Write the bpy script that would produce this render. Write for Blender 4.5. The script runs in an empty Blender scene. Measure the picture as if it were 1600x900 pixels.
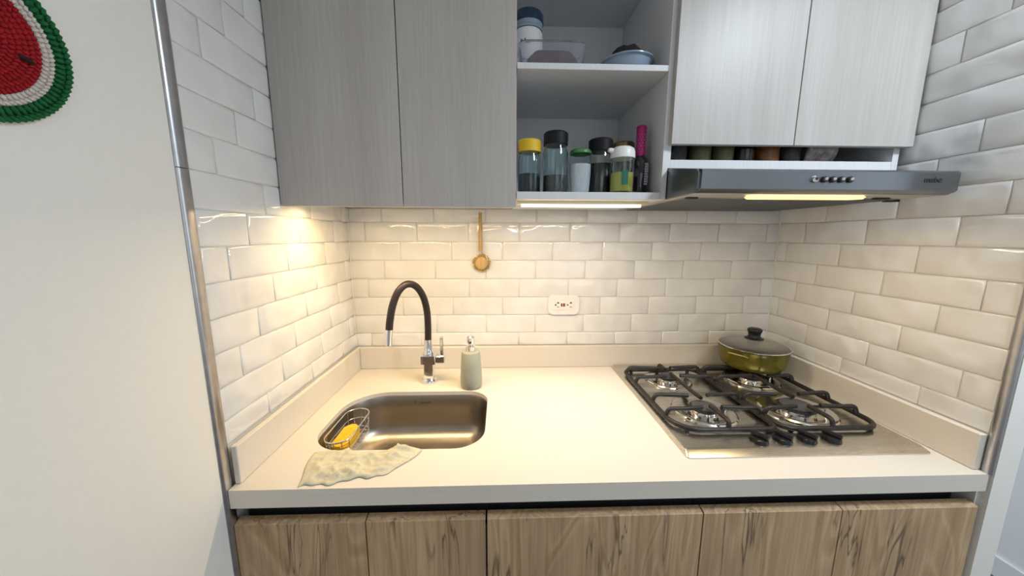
import bpy, bmesh, math, random
from mathutils import Vector, Matrix, noise as mnoise
random.seed(7)
S = bpy.context.scene
COL = S.collection
PI = math.pi
Z0 = 0.90            # worktop height above the floor
W = 1.7813           # alcove width between the tiled side walls
D = 0.708            # worktop depth

# ------------------------------------------------------------------ camera
def look(pitch, yaw, roll):
    cy, sy, cp, sp = math.cos(yaw), math.sin(yaw), math.cos(pitch), math.sin(pitch)
    fwd = Vector((sy*cp, cy*cp, -sp)); right = Vector((cy, -sy, 0)); down = fwd.cross(right)
    cr, sr = math.cos(roll), math.sin(roll)
    return cr*right+sr*down, -sr*right+cr*down, fwd
cam_d = bpy.data.cameras.new('camera'); cam = bpy.data.objects.new('camera', cam_d); COL.objects.link(cam)
r_, d_, f_ = look(0.155, 0.0333, -0.0026)
m = Matrix.Identity(4)
for i in range(3):
    m[i][0], m[i][1], m[i][2] = r_[i], -d_[i], -f_[i]
m[0][3], m[1][3], m[2][3] = 0.613, -1.3978, Z0+0.5618
cam.matrix_world = m
cam_d.sensor_width = 36; cam_d.lens = 36*526.636/1600; cam_d.clip_start = 0.02
S.camera = cam

# ------------------------------------------------------------------ world, lights, exposure
wd = bpy.data.worlds.new('world'); S.world = wd; wd.use_nodes = True
bg = wd.node_tree.nodes['Background']; bg.inputs[0].default_value = (0.75, 0.87, 1.0, 1); bg.inputs[1].default_value = 1.0
S.view_settings.view_transform = 'Standard'; S.view_settings.look = 'None'
S.view_settings.exposure = 0.0; S.view_settings.gamma = 1.0; S.view_settings.use_curve_mapping = False
def area(name, loc, rot, sx, sy, power, col, spread=180):
    l = bpy.data.lights.new(name, 'AREA'); l.shape = 'RECTANGLE'; l.size = sx; l.size_y = sy
    l.energy = power; l.color = col; l.spread = math.radians(spread)
    o = bpy.data.objects.new(name, l); o.location = loc; o.rotation_euler = rot; COL.objects.link(o)
    return o
# daylight through the side window of the hall (behind the camera, to the right)
area('window_daylight', (2.86, -1.25, 1.60), (0, PI/2, 0), 1.3, 0.75, 4, (0.80, 0.91, 1.0))
# added light that brightens the hall wall, from an invented window opening
area('hall_fill_light', (2.325, 1.36, 1.55), (-PI/2, 0, 0), 0.6, 1.25, 11, (0.86, 0.93, 1.0))
# the kitchen ceiling lamp (its fitting is built below)
area('ceiling_lamp_light', (1.70, -1.22, 2.385), (0, 0, 0), 0.26, 0.26, 18, (0.80, 0.91, 1.0))
# warm ambient fill for the room, added at the window behind the camera
area('rear_ambient_light', (1.5, -3.52, 1.6), (PI/2, 0, 0), 1.6, 1.3, 3.0, (1.0, 0.97, 0.92))

# ------------------------------------------------------------------ materials
MATS = {}
def nodes(name):
    mt = bpy.data.materials.new(name); mt.use_nodes = True; MATS[name] = mt
    nt = mt.node_tree; b = nt.nodes['Principled BSDF']
    return mt, nt, b
def N(nt, typ, **kw):
    n = nt.nodes.new(typ)
    for k, v in kw.items(): setattr(n, k, v)
    return n
def objcoords(nt, scale=(1, 1, 1), rnd=0.0):
    tc = N(nt, 'ShaderNodeTexCoord'); mp = N(nt, 'ShaderNodeMapping'); mp.inputs['Scale'].default_value = scale
    nt.links.new(tc.outputs['Object'], mp.inputs['Vector'])
    if rnd:
        oi = N(nt, 'ShaderNodeObjectInfo'); ml = N(nt, 'ShaderNodeMath', operation='MULTIPLY'); ml.inputs[1].default_value = rnd
        nt.links.new(oi.outputs['Random'], ml.inputs[0]); nt.links.new(ml.outputs[0], mp.inputs['Location'])
    return mp.outputs[0]
def noise(nt, vec, scale, detail=2, rough=0.5, dist=0.0):
    n = N(nt, 'ShaderNodeTexNoise'); n.inputs['Scale'].default_value = scale; n.inputs['Detail'].default_value = detail
    n.inputs['Roughness'].default_value = rough; n.inputs['Distortion'].default_value = dist
    nt.links.new(vec, n.inputs['Vector']); return n.outputs['Fac']
def ramp(nt, fac, stops):
    r = N(nt, 'ShaderNodeValToRGB'); e = r.color_ramp.elements
    while len(e) < len(stops): e.new(0.5)
    for el, (p, c) in zip(e, stops): el.position = p; el.color = (*c, 1)
    nt.links.new(fac, r.inputs['Fac']); return r.outputs['Color']
def bump(nt, b, fac, strength, dist):
    bp = N(nt, 'ShaderNodeBump'); bp.inputs['Strength'].default_value = strength; bp.inputs['Distance'].default_value = dist
    nt.links.new(fac, bp.inputs['Height']); nt.links.new(bp.outputs[0], b.inputs['Normal'])
def plain(name, col, rough=0.5, metal=0.0, var=0.06, vscale=30, bstr=0.0, bdist=0.001, coat=0.0, trans=0.0, ior=1.45, rvar=0.0, stretch=(1, 1, 1), alpha=1.0, spec=0.5, emit=None, es=0):
    mt, nt, b = nodes(name)
    v = objcoords(nt, stretch, 3.0); f = noise(nt, v, vscale, 3)
    a = tuple(max(0, c*(1-var)) for c in col); c2 = tuple(min(1, c*(1+var)) for c in col)
    nt.links.new(ramp(nt, f, [(0.3, a), (0.7, c2)]), b.inputs['Base Color'])
    b.inputs['Roughness'].default_value = rough; b.inputs['Metallic'].default_value = metal
    b.inputs['Coat Weight'].default_value = coat; b.inputs['Transmission Weight'].default_value = trans
    b.inputs['IOR'].default_value = ior; b.inputs['Alpha'].default_value = alpha; b.inputs['Specular IOR Level'].default_value = spec
    if bstr: bump(nt, b, f, bstr, bdist)
    if emit: b.inputs['Emission Color'].default_value = (*emit, 1); b.inputs['Emission Strength'].default_value = es
    return mt
plain('paint', (0.85, 0.825, 0.775), 0.75, var=0.01, vscale=60, bstr=0.15, bdist=0.001)
plain('hall_paint', (0.78, 0.78, 0.78), 0.8, var=0.01, vscale=60)
plain('ceiling_paint', (0.85, 0.85, 0.84), 0.9, var=0.01)
plain('floor_stone', (0.13, 0.12, 0.125), 0.45, var=0.2, vscale=8)
plain('grout', (0.74, 0.72, 0.68), 0.9, var=0.05, vscale=80)
plain('caulk', (0.72, 0.71, 0.69), 0.5, var=0.01)
plain('counter', (0.71, 0.655, 0.58), 0.32, var=0.012, vscale=160)
plain('melamine', (0.70, 0.70, 0.71), 0.45, var=0.03, vscale=3, stretch=(60, 60, 1))
plain('trim_metal', (0.52, 0.51, 0.52), 0.32, 1.0, var=0.08, vscale=40)
plain('chrome', (0.82, 0.82, 0.84), 0.07, 1.0, var=0.01)
plain('black_rubber', (0.022, 0.014, 0.015), 0.42, var=0.1)
plain('black_plastic', (0.012, 0.012, 0.014), 0.22, var=0.1, spec=0.4)
plain('cast_iron', (0.019, 0.016, 0.014), 0.45, var=0.3, vscale=80, bstr=0.2, bdist=0.0008)
plain('dark_cap', (0.06, 0.058, 0.058), 0.55, var=0.15)
plain('sage', (0.36, 0.37, 0.30), 0.42, var=0.03)
plain('bamboo', (0.50, 0.33, 0.14), 0.55, var=0.2, vscale=10, stretch=(20, 20, 1))
plain('bristle', (0.55, 0.38, 0.11), 0.7, var=0.15)
plain('plastic_white', (0.82, 0.80, 0.78), 0.35, var=0.01)
plain('dark_slot', (0.02, 0.018, 0.018), 0.6, var=0.1)
plain('red_button', (0.30, 0.04, 0.05), 0.4, var=0.05)
plain('cloth', (0.60, 0.56, 0.42), 0.95, var=0.08, vscale=120, bstr=0.5, bdist=0.001)
plain('sponge', (0.75, 0.46, 0.03), 0.95, var=0.2, vscale=200, bstr=0.8, bdist=0.002)
plain('wire', (0.75, 0.73, 0.70), 0.2, 1.0, var=0.03)
plain('yarn_red', (0.36, 0.006, 0.012), 0.9, var=0.25, vscale=300, bstr=0.6, bdist=0.001)
plain('yarn_white', (0.66, 0.60, 0.54), 0.9, var=0.15, vscale=300, bstr=0.6, bdist=0.001)
plain('yarn_green', (0.006, 0.125, 0.035), 0.9, var=0.35, vscale=300, bstr=0.6, bdist=0.001)
plain('yarn_black', (0.02, 0.006, 0.006), 0.9, var=0.2, vscale=200)
plain('pot_enamel', (0.135, 0.115, 0.012), 0.25, 0.35, var=0.25, vscale=12, stretch=(1, 1, 0.4))
plain('pot_inner', (0.72, 0.71, 0.68), 0.4, 1.0)
plain('lid_yellow', (0.80, 0.50, 0.02), 0.45, var=0.04)
plain('lid_black', (0.010, 0.010, 0.013), 0.5, var=0.1, spec=0.25)
plain('lid_green', (0.06, 0.20, 0.06), 0.35, var=0.05)
plain('lid_gold', (0.20, 0.155, 0.07), 0.35, 0.8, var=0.05)
plain('lid_teal', (0.015, 0.04, 0.07), 0.3, var=0.1)
plain('lid_pale', (0.25, 0.32, 0.38), 0.3, var=0.05)
plain('jar_white', (0.72, 0.70, 0.70), 0.4, var=0.03)
plain('coffee', (0.018, 0.012, 0.010), 0.9, var=0.4, vscale=150)
plain('pepper', (0.085, 0.075, 0.065), 0.9, var=0.5, vscale=220)
plain('salt', (0.85, 0.87, 0.89), 0.9, var=0.06, vscale=150)
plain('grounds', (0.035, 0.032, 0.032), 0.8, var=0.5, vscale=150)
plain('oil', (0.55, 0.53, 0.06), 0.15, var=0.05)
plain('oil_green', (0.012, 0.13, 0.085), 0.3, var=0.1)
plain('wine_glass_dark', (0.010, 0.009, 0.010), 0.12, var=0.1, coat=0.5)
plain('foil_pink', (0.42, 0.02, 0.16), 0.35, 0.3, var=0.05)
plain('foil_dot', (0.75, 0.45, 0.55), 0.4, var=0.05)
plain('label_print', (0.35, 0.35, 0.40), 0.6, var=0.2, vscale=120)
plain('ink', (0.03, 0.03, 0.035), 0.6, var=0.1)
plain('panela', (0.17, 0.095, 0.08), 0.8, var=0.3, vscale=60)
plain('dried_fruit', (0.010, 0.009, 0.010), 0.7, var=0.4, vscale=90)
plain('amber', (0.16, 0.055, 0.01), 0.3, var=0.2)
plain('olive_jar', (0.085, 0.075, 0.03), 0.4, var=0.1)
plain('brown_jar', (0.03, 0.022, 0.02), 0.4, var=0.2)
plain('bag_print', (0.40, 0.33, 0.32), 0.5, var=0.5, vscale=60)
plain('filter_dark', (0.42, 0.40, 0.37), 0.5, 0.3, var=0.1)
plain('cabinet_shadow_board', (0.05, 0.05, 0.055), 0.7)  # near-black colour that stands in for shade in the cabinet gaps
plain('brass', (0.55, 0.42, 0.18), 0.3, 1.0)
plain('copper_glow', (0.8, 0.6, 0.3), 0.3, emit=(1.0, 0.66, 0.26), es=1.7)
plain('led_diffuser', (0.9, 0.85, 0.7), 0.4, emit=(1.0, 0.86, 0.58), es=4.0)
plain('lamp_diffuser', (0.9, 0.9, 0.9), 0.5, emit=(0.86, 0.94, 1.0), es=6.0)
plain('led_profile', (0.75, 0.66, 0.45), 0.3, 0.6)

def glass(name, col=(0.95, 1, 0.98), rough=0.02, ior=1.45):
    mt, nt, b = nodes(name)
    b.inputs['Base Color'].default_value = (*col, 1); b.inputs['Roughness'].default_value = rough
    b.inputs['Transmission Weight'].default_value = 1; b.inputs['IOR'].default_value = ior
    v = objcoords(nt, (1, 1, 1), 2); bump(nt, b, noise(nt, v, 25, 1), 0.05, 0.002)
glass('glass'); glass('glass_lid', (0.96, 0.96, 0.93)); glass('glass_teal', (0.80, 0.95, 0.98)); glass('plastic_clear', (0.93, 0.94, 0.98), 0.08)
plain('plastic_blue', (0.38, 0.48, 0.60), 0.2, var=0.05, trans=0.25); plain('plastic_haze', (0.80, 0.80, 0.86), 0.12, var=0.02, trans=0.92, ior=1.25); glass('glass_frost', (0.92, 0.97, 0.99), 0.04, 1.12)

def mat_tile():
    mt, nt, b = nodes('tile_glaze')
    v = objcoords(nt, (1, 1, 1), 9.0)
    f = noise(nt, v, 13, 0, 0.4, 0.0); f2 = noise(nt, v, 30, 0)
    nt.links.new(ramp(nt, f, [(0.25, (0.76, 0.75, 0.735)), (0.75, (0.81, 0.80, 0.79))]), b.inputs['Base Color'])
    b.inputs['Roughness'].default_value = 0.07; b.inputs['Coat Weight'].default_value = 0.6; b.inputs['Coat Roughness'].default_value = 0.05
    ad = N(nt, 'ShaderNodeMath', operation='MULTIPLY_ADD'); ad.inputs[1].default_value = 0.22
    nt.links.new(f2, ad.inputs[0]); nt.links.new(f, ad.inputs[2])
    bump(nt, b, ad.outputs[0], 0.9, 0.009)
mat_tile()
def mat_laminate():
    mt, nt, b = nodes('grey_laminate')
    v = objcoords(nt, (120, 120, 3.5), 9.0); v2 = objcoords(nt, (10, 10, 0.35), 5.0)
    f = noise(nt, v, 1.6, 4, 0.65); g = noise(nt, v2, 1.0, 3, 0.5)
    c1 = ramp(nt, f, [(0.3, (0.485, 0.450, 0.422)), (0.7, (0.555, 0.524, 0.497))])
    c2 = ramp(nt, g, [(0.3, (0.86, 0.85, 0.84)), (0.7, (1.0, 1.0, 1.0))])
    mx = N(nt, 'ShaderNodeMix', data_type='RGBA', blend_type='MULTIPLY'); mx.inputs[0].default_value = 1
    nt.links.new(c1, mx.inputs[6]); nt.links.new(c2, mx.inputs[7]); nt.links.new(mx.outputs[2], b.inputs['Base Color'])
    b.inputs['Roughness'].default_value = 0.42; bump(nt, b, f, 0.12, 0.001)
mat_laminate()
def mat_oak():
    mt, nt, b = nodes('rustic_oak')
    v = objcoords(nt, (1, 1, 0.16), 11.0); vf = objcoords(nt, (90, 90, 3.0), 4.0); vk = objcoords(nt, (1, 1, 0.35), 11.0)
    warp = noise(nt, v, 7, 2, 0.5, 0.6)
    wv = N(nt, 'ShaderNodeMath', operation='MULTIPLY'); wv.inputs[1].default_value = 34
    nt.links.new(warp, wv.inputs[0])
    sn = N(nt, 'ShaderNodeMath', operation='SINE'); nt.links.new(wv.outputs[0], sn.inputs[0])
    fine = noise(nt, vf, 1.0, 4, 0.7)
    base = ramp(nt, fine, [(0.25, (0.42, 0.275, 0.15)), (0.55, (0.60, 0.435, 0.27)), (0.8, (0.70, 0.53, 0.35))])
    ring = ramp(nt, sn.outputs[0], [(0.0, (0.80, 0.78, 0.75)), (0.75, (1, 1, 1)), (1.0, (0.72, 0.66, 0.6))])
    m1 = N(nt, 'ShaderNodeMix', data_type='RGBA', blend_type='MULTIPLY'); m1.inputs[0].default_value = 0.75
    nt.links.new(base, m1.inputs[6]); nt.links.new(ring, m1.inputs[7])
    big = noise(nt, vk, 3.2, 2)
    tint = ramp(nt, big, [(0.3, (0.84, 0.80, 0.76)), (0.7, (1.12, 1.1, 1.06))])
    m2 = N(nt, 'ShaderNodeMix', data_type='RGBA', blend_type='MULTIPLY'); m2.inputs[0].default_value = 1
    nt.links.new(m1.outputs[2], m2.inputs[6]); nt.links.new(tint, m2.inputs[7])
    # dark cracks and knots, long and thin along the grain
    vc = objcoords(nt, (1, 1, 0.10), 17.0)
    cr = noise(nt, vc, 16, 3, 0.55, 0.9); sub = N(nt, 'ShaderNodeMath', operation='SUBTRACT'); sub.inputs[1].default_value = 0.5
    ab = N(nt, 'ShaderNodeMath', operation='ABSOLUTE'); nt.links.new(cr, sub.inputs[0]); nt.links.new(sub.outputs[0], ab.inputs[0])
    gate = noise(nt, vk, 6, 2); gr = ramp(nt, gate, [(0.50, (0, 0, 0)), (0.60, (1, 1, 1))])
    crk = ramp(nt, ab.outputs[0], [(0.0, (1, 1, 1)), (0.016, (0, 0, 0))])
    m3 = N(nt, 'ShaderNodeMix', data_type='RGBA', blend_type='MULTIPLY'); m3.inputs[0].default_value = 1
    nt.links.new(crk, m3.inputs[6]); nt.links.new(gr, m3.inputs[7])
    m4 = N(nt, 'ShaderNodeMix', data_type='RGBA'); nt.links.new(m3.outputs[2], m4.inputs[0])
    nt.links.new(m2.outputs[2], m4.inputs[6]); m4.inputs[7].default_value = (0.13, 0.085, 0.05, 1)
    nt.links.new(m4.outputs[2], b.inputs['Base Color']); b.inputs['Roughness'].default_value = 0.6
    bump(nt, b, fine, 0.35, 0.001)
mat_oak()
def mat_steel(name, col, rough, stretch, bs=0.06):
    mt, nt, b = nodes(name)
    v = objcoords(nt, stretch, 3.0); f = noise(nt, v, 6, 4, 0.7)
    nt.links.new(ramp(nt, f, [(0.2, tuple(c*0.96 for c in col)), (0.8, tuple(min(1, c*1.03) for c in col))]), b.inputs['Base Color'])
    r2 = N(nt, 'ShaderNodeMapRange'); r2.inputs[3].default_value = rough*0.85; r2.inputs[4].default_value = rough*1.2
    nt.links.new(f, r2.inputs[0]); nt.links.new(r2.outputs[0], b.inputs['Roughness'])
    b.inputs['Metallic'].default_value = 1.0; bump(nt, b, f, bs, 0.0006)
mat_steel('steel_sink', (0.33, 0.30, 0.27), 0.31, (3, 40, 40))
mat_steel('steel_hob', (0.66, 0.63, 0.58), 0.27, (2, 120, 120), 0.015)
mat_steel('steel_hood', (0.24, 0.255, 0.28), 0.33, (3, 60, 60))
mat_steel('steel_bounce_lit', (0.58, 0.55, 0.50), 0.42, (3, 60, 60))  # lighter hood steel, with light bounced off the worktop put into its colour
plain('steel_ring', (0.72, 0.69, 0.64), 0.15, 1.0, var=0.03)

# ------------------------------------------------------------------ builders
def finish(name, bm, mat, parent=None, loc=(0, 0, 0), rot=(0, 0, 0), smooth=False, angle=40):
    bmesh.ops.recalc_face_normals(bm, faces=bm.faces[:])
    me = bpy.data.meshes.new(name); bm.to_mesh(me); bm.free()
    if mat: me.materials.append(MATS[mat])
    if smooth:
        for p in me.polygons: p.use_smooth = True
        if angle: me.set_sharp_from_angle(angle=math.radians(angle))
    o = bpy.data.objects.new(name, me); COL.objects.link(o); o.location = loc; o.rotation_euler = rot
    if parent: o.parent = parent
    return o
def thing(name, label, cat, loc=(0, 0, 0), rotz=0, group=None):
    o = bpy.data.objects.new(name, None); COL.objects.link(o); o.location = loc; o.rotation_euler = (0, 0, rotz)
    o.empty_display_size = 0.02
    return tag(o, label, cat, group)
def tag(o, label, cat, group=None):
    o['label'] = label; o['category'] = cat
    if group: o['group'] = group
    return o
def struct(o): o['kind'] = 'structure'; return o
def B(): return bmesh.new()
def box(bm, x0, x1, y0, y1, z0, z1, bev=0.0, seg=1):
    r = bmesh.ops.create_cube(bm, size=1.0, matrix=Matrix.Translation(((x0+x1)/2, (y0+y1)/2, (z0+z1)/2)) @ Matrix.Diagonal((x1-x0, y1-y0, z1-z0, 1)))
    if bev:
        es = list({e for v in r['verts'] for e in v.link_edges})
        bmesh.ops.bevel(bm, geom=es, offset=bev, segments=seg, affect='EDGES', profile=0.5)
    return bm
def bx(*a, **k): return box(B(), *a, **k)
def lathe(bm, prof, seg=24, sx=1, sy=1, center=(0, 0, 0), close=False):
    rings = []
    for r, z in prof:
        if r < 1e-6: rings.append([bm.verts.new((center[0], center[1], center[2]+z))])
        else: rings.append([bm.verts.new((center[0]+r*sx*math.cos(2*PI*i/seg), center[1]+r*sy*math.sin(2*PI*i/seg), center[2]+z)) for i in range(seg)])
    for a, b in zip(rings, rings[1:]+([rings[0]] if close else [])):
        for i in range(seg):
            j = (i+1) % seg
            if len(a) == 1 and len(b) == 1: continue
            if len(a) == 1: bm.faces.new((a[0], b[i], b[j]))
            elif len(b) == 1: bm.faces.new((a[i], a[j], b[0]))
            else: bm.faces.new((a[i], a[j], b[j], b[i]))
    return bm
def tube(bm, pts, r, seg=8, closed=False, rx=None):
    pts = [Vector(p) for p in pts]; n = len(pts); rings = []; prev = None
    for i, p in enumerate(pts):
        if closed: t = (pts[(i+1) % n]-pts[i-1]).normalized()
        else: t = (pts[min(i+1, n-1)]-pts[max(i-1, 0)]).normalized()
        if prev is None:
            a = Vector((0, 0, 1)) if abs(t.z) < 0.9 else Vector((1, 0, 0)); u = (a - t*a.dot(t)).normalized()
        else: u = (prev - t*prev.dot(t)).normalized()
        prev = u; w = t.cross(u); ri = r[i] if isinstance(r, (list, tuple)) else r; rw = rx or ri
        rings.append([bm.verts.new(p+u*ri*math.cos(2*PI*(k+.5)/seg)+w*rw*math.sin(2*PI*(k+.5)/seg)) for k in range(seg)])
    for i in range(n if closed else n-1):
        a, b = rings[i], rings[(i+1) % n]
        for k in range(seg): bm.faces.new((a[k], a[(k+1) % seg], b[(k+1) % seg], b[k]))
    if not closed: bm.faces.new(rings[0]); bm.faces.new(rings[-1][::-1])
    return bm
def rrect(x0, x1, y0, y1, rad, n=8):
    """rounded rectangle outline; rad = one radius or four (x1y1, x0y1, x0y0, x1y0)"""
    if not isinstance(rad, (list, tuple)): rad = [rad]*4
    out = []
    for (cx, sx), (cy, sy), r, a0 in (((x1, -1), (y1, -1), rad[0], 0), ((x0, 1), (y1, -1), rad[1], 90), ((x0, 1), (y0, 1), rad[2], 180), ((x1, -1), (y0, 1), rad[3], 270)):
        for k in range(n+1):
            a = math.radians(a0+90*k/n); out.append((cx+sx*r+r*math.cos(a), cy+sy*r+r*math.sin(a)))
    return out
def prism(bm, loop, z0, z1, axis='z', bev=0.0):
    def P(a, b, c):
        return {'z': (a, b, c), 'y': (a, c, b), 'x': (c, a, b)}[axis]
    lo = [bm.verts.new(P(a, b, z0)) for a, b in loop]; hi = [bm.verts.new(P(a, b, z1)) for a, b in loop]; n = len(loop)
    for i in range(n): bm.faces.new((lo[i], lo[(i+1) % n], hi[(i+1) % n], hi[i]))
    f1 = bm.faces.new(lo[::-1]); f2 = bm.faces.new(hi)
    if bev: bmesh.ops.bevel(bm, geom=list(f2.edges)+list(f1.edges), offset=bev, segments=2, affect='EDGES')
    return bm
def loft(bm, loops, cap0=False, cap1=False):
    R = [[bm.verts.new(p) for p in l] for l in loops]; n = len(loops[0])
    for a, b in zip(R, R[1:]):
        for i in range(n): bm.faces.new((a[i], a[(i+1) % n], b[(i+1) % n], b[i]))
    if cap0: bm.faces.new(R[0][::-1])
    if cap1: bm.faces.new(R[-1])
    return bm
def smoothpts(pts, k=6):
    """Catmull-Rom through the points"""
    P = [Vector(p) for p in pts]; P = [P[0]*2-P[1]]+P+[P[-1]*2-P[-2]]; out = []
    for i in range(1, len(P)-2):
        for j in range(k):
            t = j/k; a, b, c, d = P[i-1:i+3]
            out.append(0.5*((2*b)+(c-a)*t+(2*a-5*b+4*c-d)*t*t+(3*b-a-3*c+d)*t**3))
    out.append(P[-2]); return out
def lettering(name, text, size, mat, parent, loc, rot, depth=0.0004):
    cu = bpy.data.curves.new(name, 'FONT'); cu.body = text; cu.size = size; cu.extrude = depth; cu.align_x = 'CENTER'; cu.align_y = 'CENTER'; cu.resolution_u = 3
    tmp = bpy.data.objects.new(name+'_tmp', cu); COL.objects.link(tmp)
    bpy.context.view_layer.update()
    me = bpy.data.meshes.new_from_object(tmp.evaluated_get(bpy.context.evaluated_depsgraph_get()))
    bpy.data.objects.remove(tmp); me.materials.clear(); me.materials.append(MATS[mat]); me.name = name
    o = bpy.data.objects.new(name, me); COL.objects.link(o); o.location = loc; o.rotation_euler = rot; o.parent = parent
    return o

# ------------------------------------------------------------------ room shell
CEIL = 2.45; REAR = -3.4; HALLX = 2.77; HALLY = 1.3
YT = -0.700    # where the tiled side walls end
struct(finish('floor', bx(-0.15, HALLX+0.1, REAR-0.1, HALLY+0.1, -0.08, 0.0), 'floor_stone'))
struct(finish('ceiling', bx(-0.15, HALLX+0.1, REAR-0.1, HALLY+0.1, CEIL, CEIL+0.08), 'ceiling_paint'))
wall_back = struct(finish('wall_back', bx(-0.0025, W+0.0025, 0.0028, 0.10, 0, CEIL), 'grout'))
wall_left = struct(finish('wall_left', bx(-0.12, -0.0028, YT, 0.10, 0, CEIL), 'grout'))
struct(finish('wall_left_painted', bx(-0.12, 0.0, REAR, YT-0.016, 0, CEIL), 'paint'))
wall_right = struct(finish('wall_right', bx(W+0.0028, W+0.040, YT+0.008, 0.10, 0, CEIL), 'grout'))
struct(finish('wall_right_end', box(bx(W+0.006, W+0.060, YT-0.012, YT+0.008, 0, CEIL), W+0.0405, W+0.060, YT+0.0085, 0.10, 0, CEIL), 'paint'))
bm = B(); box(bm, W+0.06, 2.0, HALLY, HALLY+0.1, 0, CEIL); box(bm, 2.65, HALLX, HALLY, HALLY+0.1, 0, CEIL)
box(bm, 2.0, 2.65, HALLY, HALLY+0.1, 0, 0.9); box(bm, 2.0, 2.65, HALLY, HALLY+0.1, 2.2, CEIL)  # opening invented to let the added hall light in
struct(finish('wall_hall_end', bm, 'hall_paint'))
# hall side wall with a window opening (daylight)
bm = B(); wy0, wy1, wz0, wz1 = -1.65, -0.85, 0.93, 2.27
box(bm, HALLX, HALLX+0.1, REAR, wy0, 0, CEIL); box(bm, HALLX, HALLX+0.1, wy1, HALLY, 0, CEIL)
box(bm, HALLX, HALLX+0.1, wy0, wy1, 0, wz0); box(bm, HALLX, HALLX+0.1, wy0, wy1, wz1, CEIL)
struct(finish('wall_hall', bm, 'hall_paint'))
bm = B(); rx0, rx1, rz0, rz1 = 0.65, 2.35, 0.9, 2.25
box(bm, 0, rx0, REAR-0.1, REAR, 0, CEIL); box(bm, rx1, HALLX, REAR-0.1, REAR, 0, CEIL)
box(bm, rx0, rx1, REAR-0.1, REAR, 0, rz0); box(bm, rx0, rx1, REAR-0.1, REAR, rz1, CEIL)
struct(finish('wall_rear', bm, 'paint'))
def window_frame(nm, pts_box):
    bm = B()
    for b in pts_box: box(bm, *b)
    struct(finish(nm, bm, 'plastic_white'))
window_frame('window_1', [(HALLX+.02, HALLX+.06, wy0+.001, wy0+.041, wz0+.001, wz1-.001), (HALLX+.02, HALLX+.06, wy1-.041, wy1-.001, wz0+.001, wz1-.001), (HALLX+.02, HALLX+.06, wy0+.042, wy1-.042, wz0+.001, wz0+.041), (HALLX+.02, HALLX+.06, wy0+.042, wy1-.042, wz1-.041, wz1-.001)])
window_frame('window_2', [(rx0+.001, rx0+.041, REAR-.06, REAR-.02, rz0+.001, rz1-.001), (rx1-.041, rx1-.001, REAR-.06, REAR-.02, rz0+.001, rz1-.001), (rx0+.042, rx1-.042, REAR-.06, REAR-.02, rz0+.001, rz0+.041), (rx0+.042, rx1-.042, REAR-.06, REAR-.02, rz1-.041, rz1-.001)])
window_frame('added_window', [(2.001, 2.03, HALLY+.03, HALLY+.05, .901, 2.199), (2.62, 2.649, HALLY+.03, HALLY+.05, .901, 2.199), (2.0305, 2.6195, HALLY+.03, HALLY+.05, .901, .93), (2.0305, 2.6195, HALLY+.03, HALLY+.05, 2.17, 2.199)])  # last frame belongs to the invented opening for the added hall light
struct(finish('baseboard_hall', bx(HALLX-0.012, HALLX-0.0005, -1.0, HALLY-0.001, 0.0005, 0.09), 'hall_paint'))
# metal corner profiles that close the tiling towards the room
def qround(x, y0, y1, h, sgn, n=6):
    loop = [(y0, x)]+[(y0+(y1-y0)*(0.5-0.5*math.cos(PI*k/n)), x+sgn*h*math.sin(PI*k/n)) for k in range(1, n)]+[(y1, x)]
    return [(xx, yy) for yy, xx in loop]
bm = B(); lp = [(-0.002, YT-0.0155), (-0.002, YT+0.0125)]+[(xx, yy) for xx, yy in qround(0.0005, YT+0.0125, YT-0.0155, 0.0055, 1)]
prism(bm, lp, 0.001, 1.557+0.03); o = struct(finish('trim_1', bm, 'trim_metal', smooth=True))
bm = B(); prism(bm, lp, 1.5885, CEIL-0.001); struct(finish('trim_2', bm, 'trim_metal', smooth=True))
bm = B(); lp = [(W+0.002, YT+0.0075), (W+0.002, YT-0.012)]+[(xx, yy) for xx, yy in qround(W-0.0005, YT-0.012, YT+0.0075, 0.0055, -1)]
prism(bm, lp, Z0+0.0005, CEIL-0.001); struct(finish('trim_3', bm, 'trim_metal', smooth=True))

# ------------------------------------------------------------------ wall tiles (each its own piece)
TP, RP, GAP, ZR = 0.2085, 0.077, 0.0024, Z0+0.2275
HS = 0.093
tile_cache = {}
def tile_mesh(w, h):
    k = (round(w, 3), round(h, 3))
    if k in tile_cache: return tile_cache[k]
    w, h = k; bm = B(); e = min(0.009, w*0.3, h*0.3)
    def rc(i, z): return [(-w/2+i, -h/2+i, z), (w/2-i, -h/2+i, z), (w/2-i, h/2-i, z), (-w/2+i, h/2-i, z)]
    loft(bm, [rc(0, -0.0022), rc(0, -0.0010), rc(0.0018, 0.0), rc(e, 0.0013)], cap1=True)
    bmesh.ops.recalc_face_normals(bm, faces=bm.faces[:])
    me = bpy.data.meshes.new('tile'); bm.to_mesh(me); bm.free(); me.materials.append(MATS['tile_glaze'])
    for p in me.polygons: p.use_smooth = True
    tile_cache[k] = me; return me
def tile_row(wall, basis, lo, hi, joint, period, z0, z1):
    """one course; basis(u, z) -> (location, rotation); joint = u of any joint"""
    u = joint - math.ceil((joint-lo)/period)*period
    while u < hi-0.004:
        a, b = max(u, lo)+GAP/2, min(u+period, hi)-GAP/2; u += period
        if b-a < 0.008: continue
        o = bpy.data.objects.new('tile', tile_mesh(b-a, z1-z0-GAP)); COL.objects.link(o)
        loc, rot = basis((a+b)/2, (z0+z1)/2); o.location = loc; 
        o.rotation_euler = (rot[0]+random.uniform(-.003, .003), rot[1]+random.uniform(-.002, .002), rot[2]+random.uniform(-.003, .003))
        o.parent = wall
b_back = lambda u, z: ((u, 0.0005, z), (PI/2, 0, 0))
b_left = lambda u, z: ((-0.0005, u, z), (PI/2, 0, PI/2))
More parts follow.
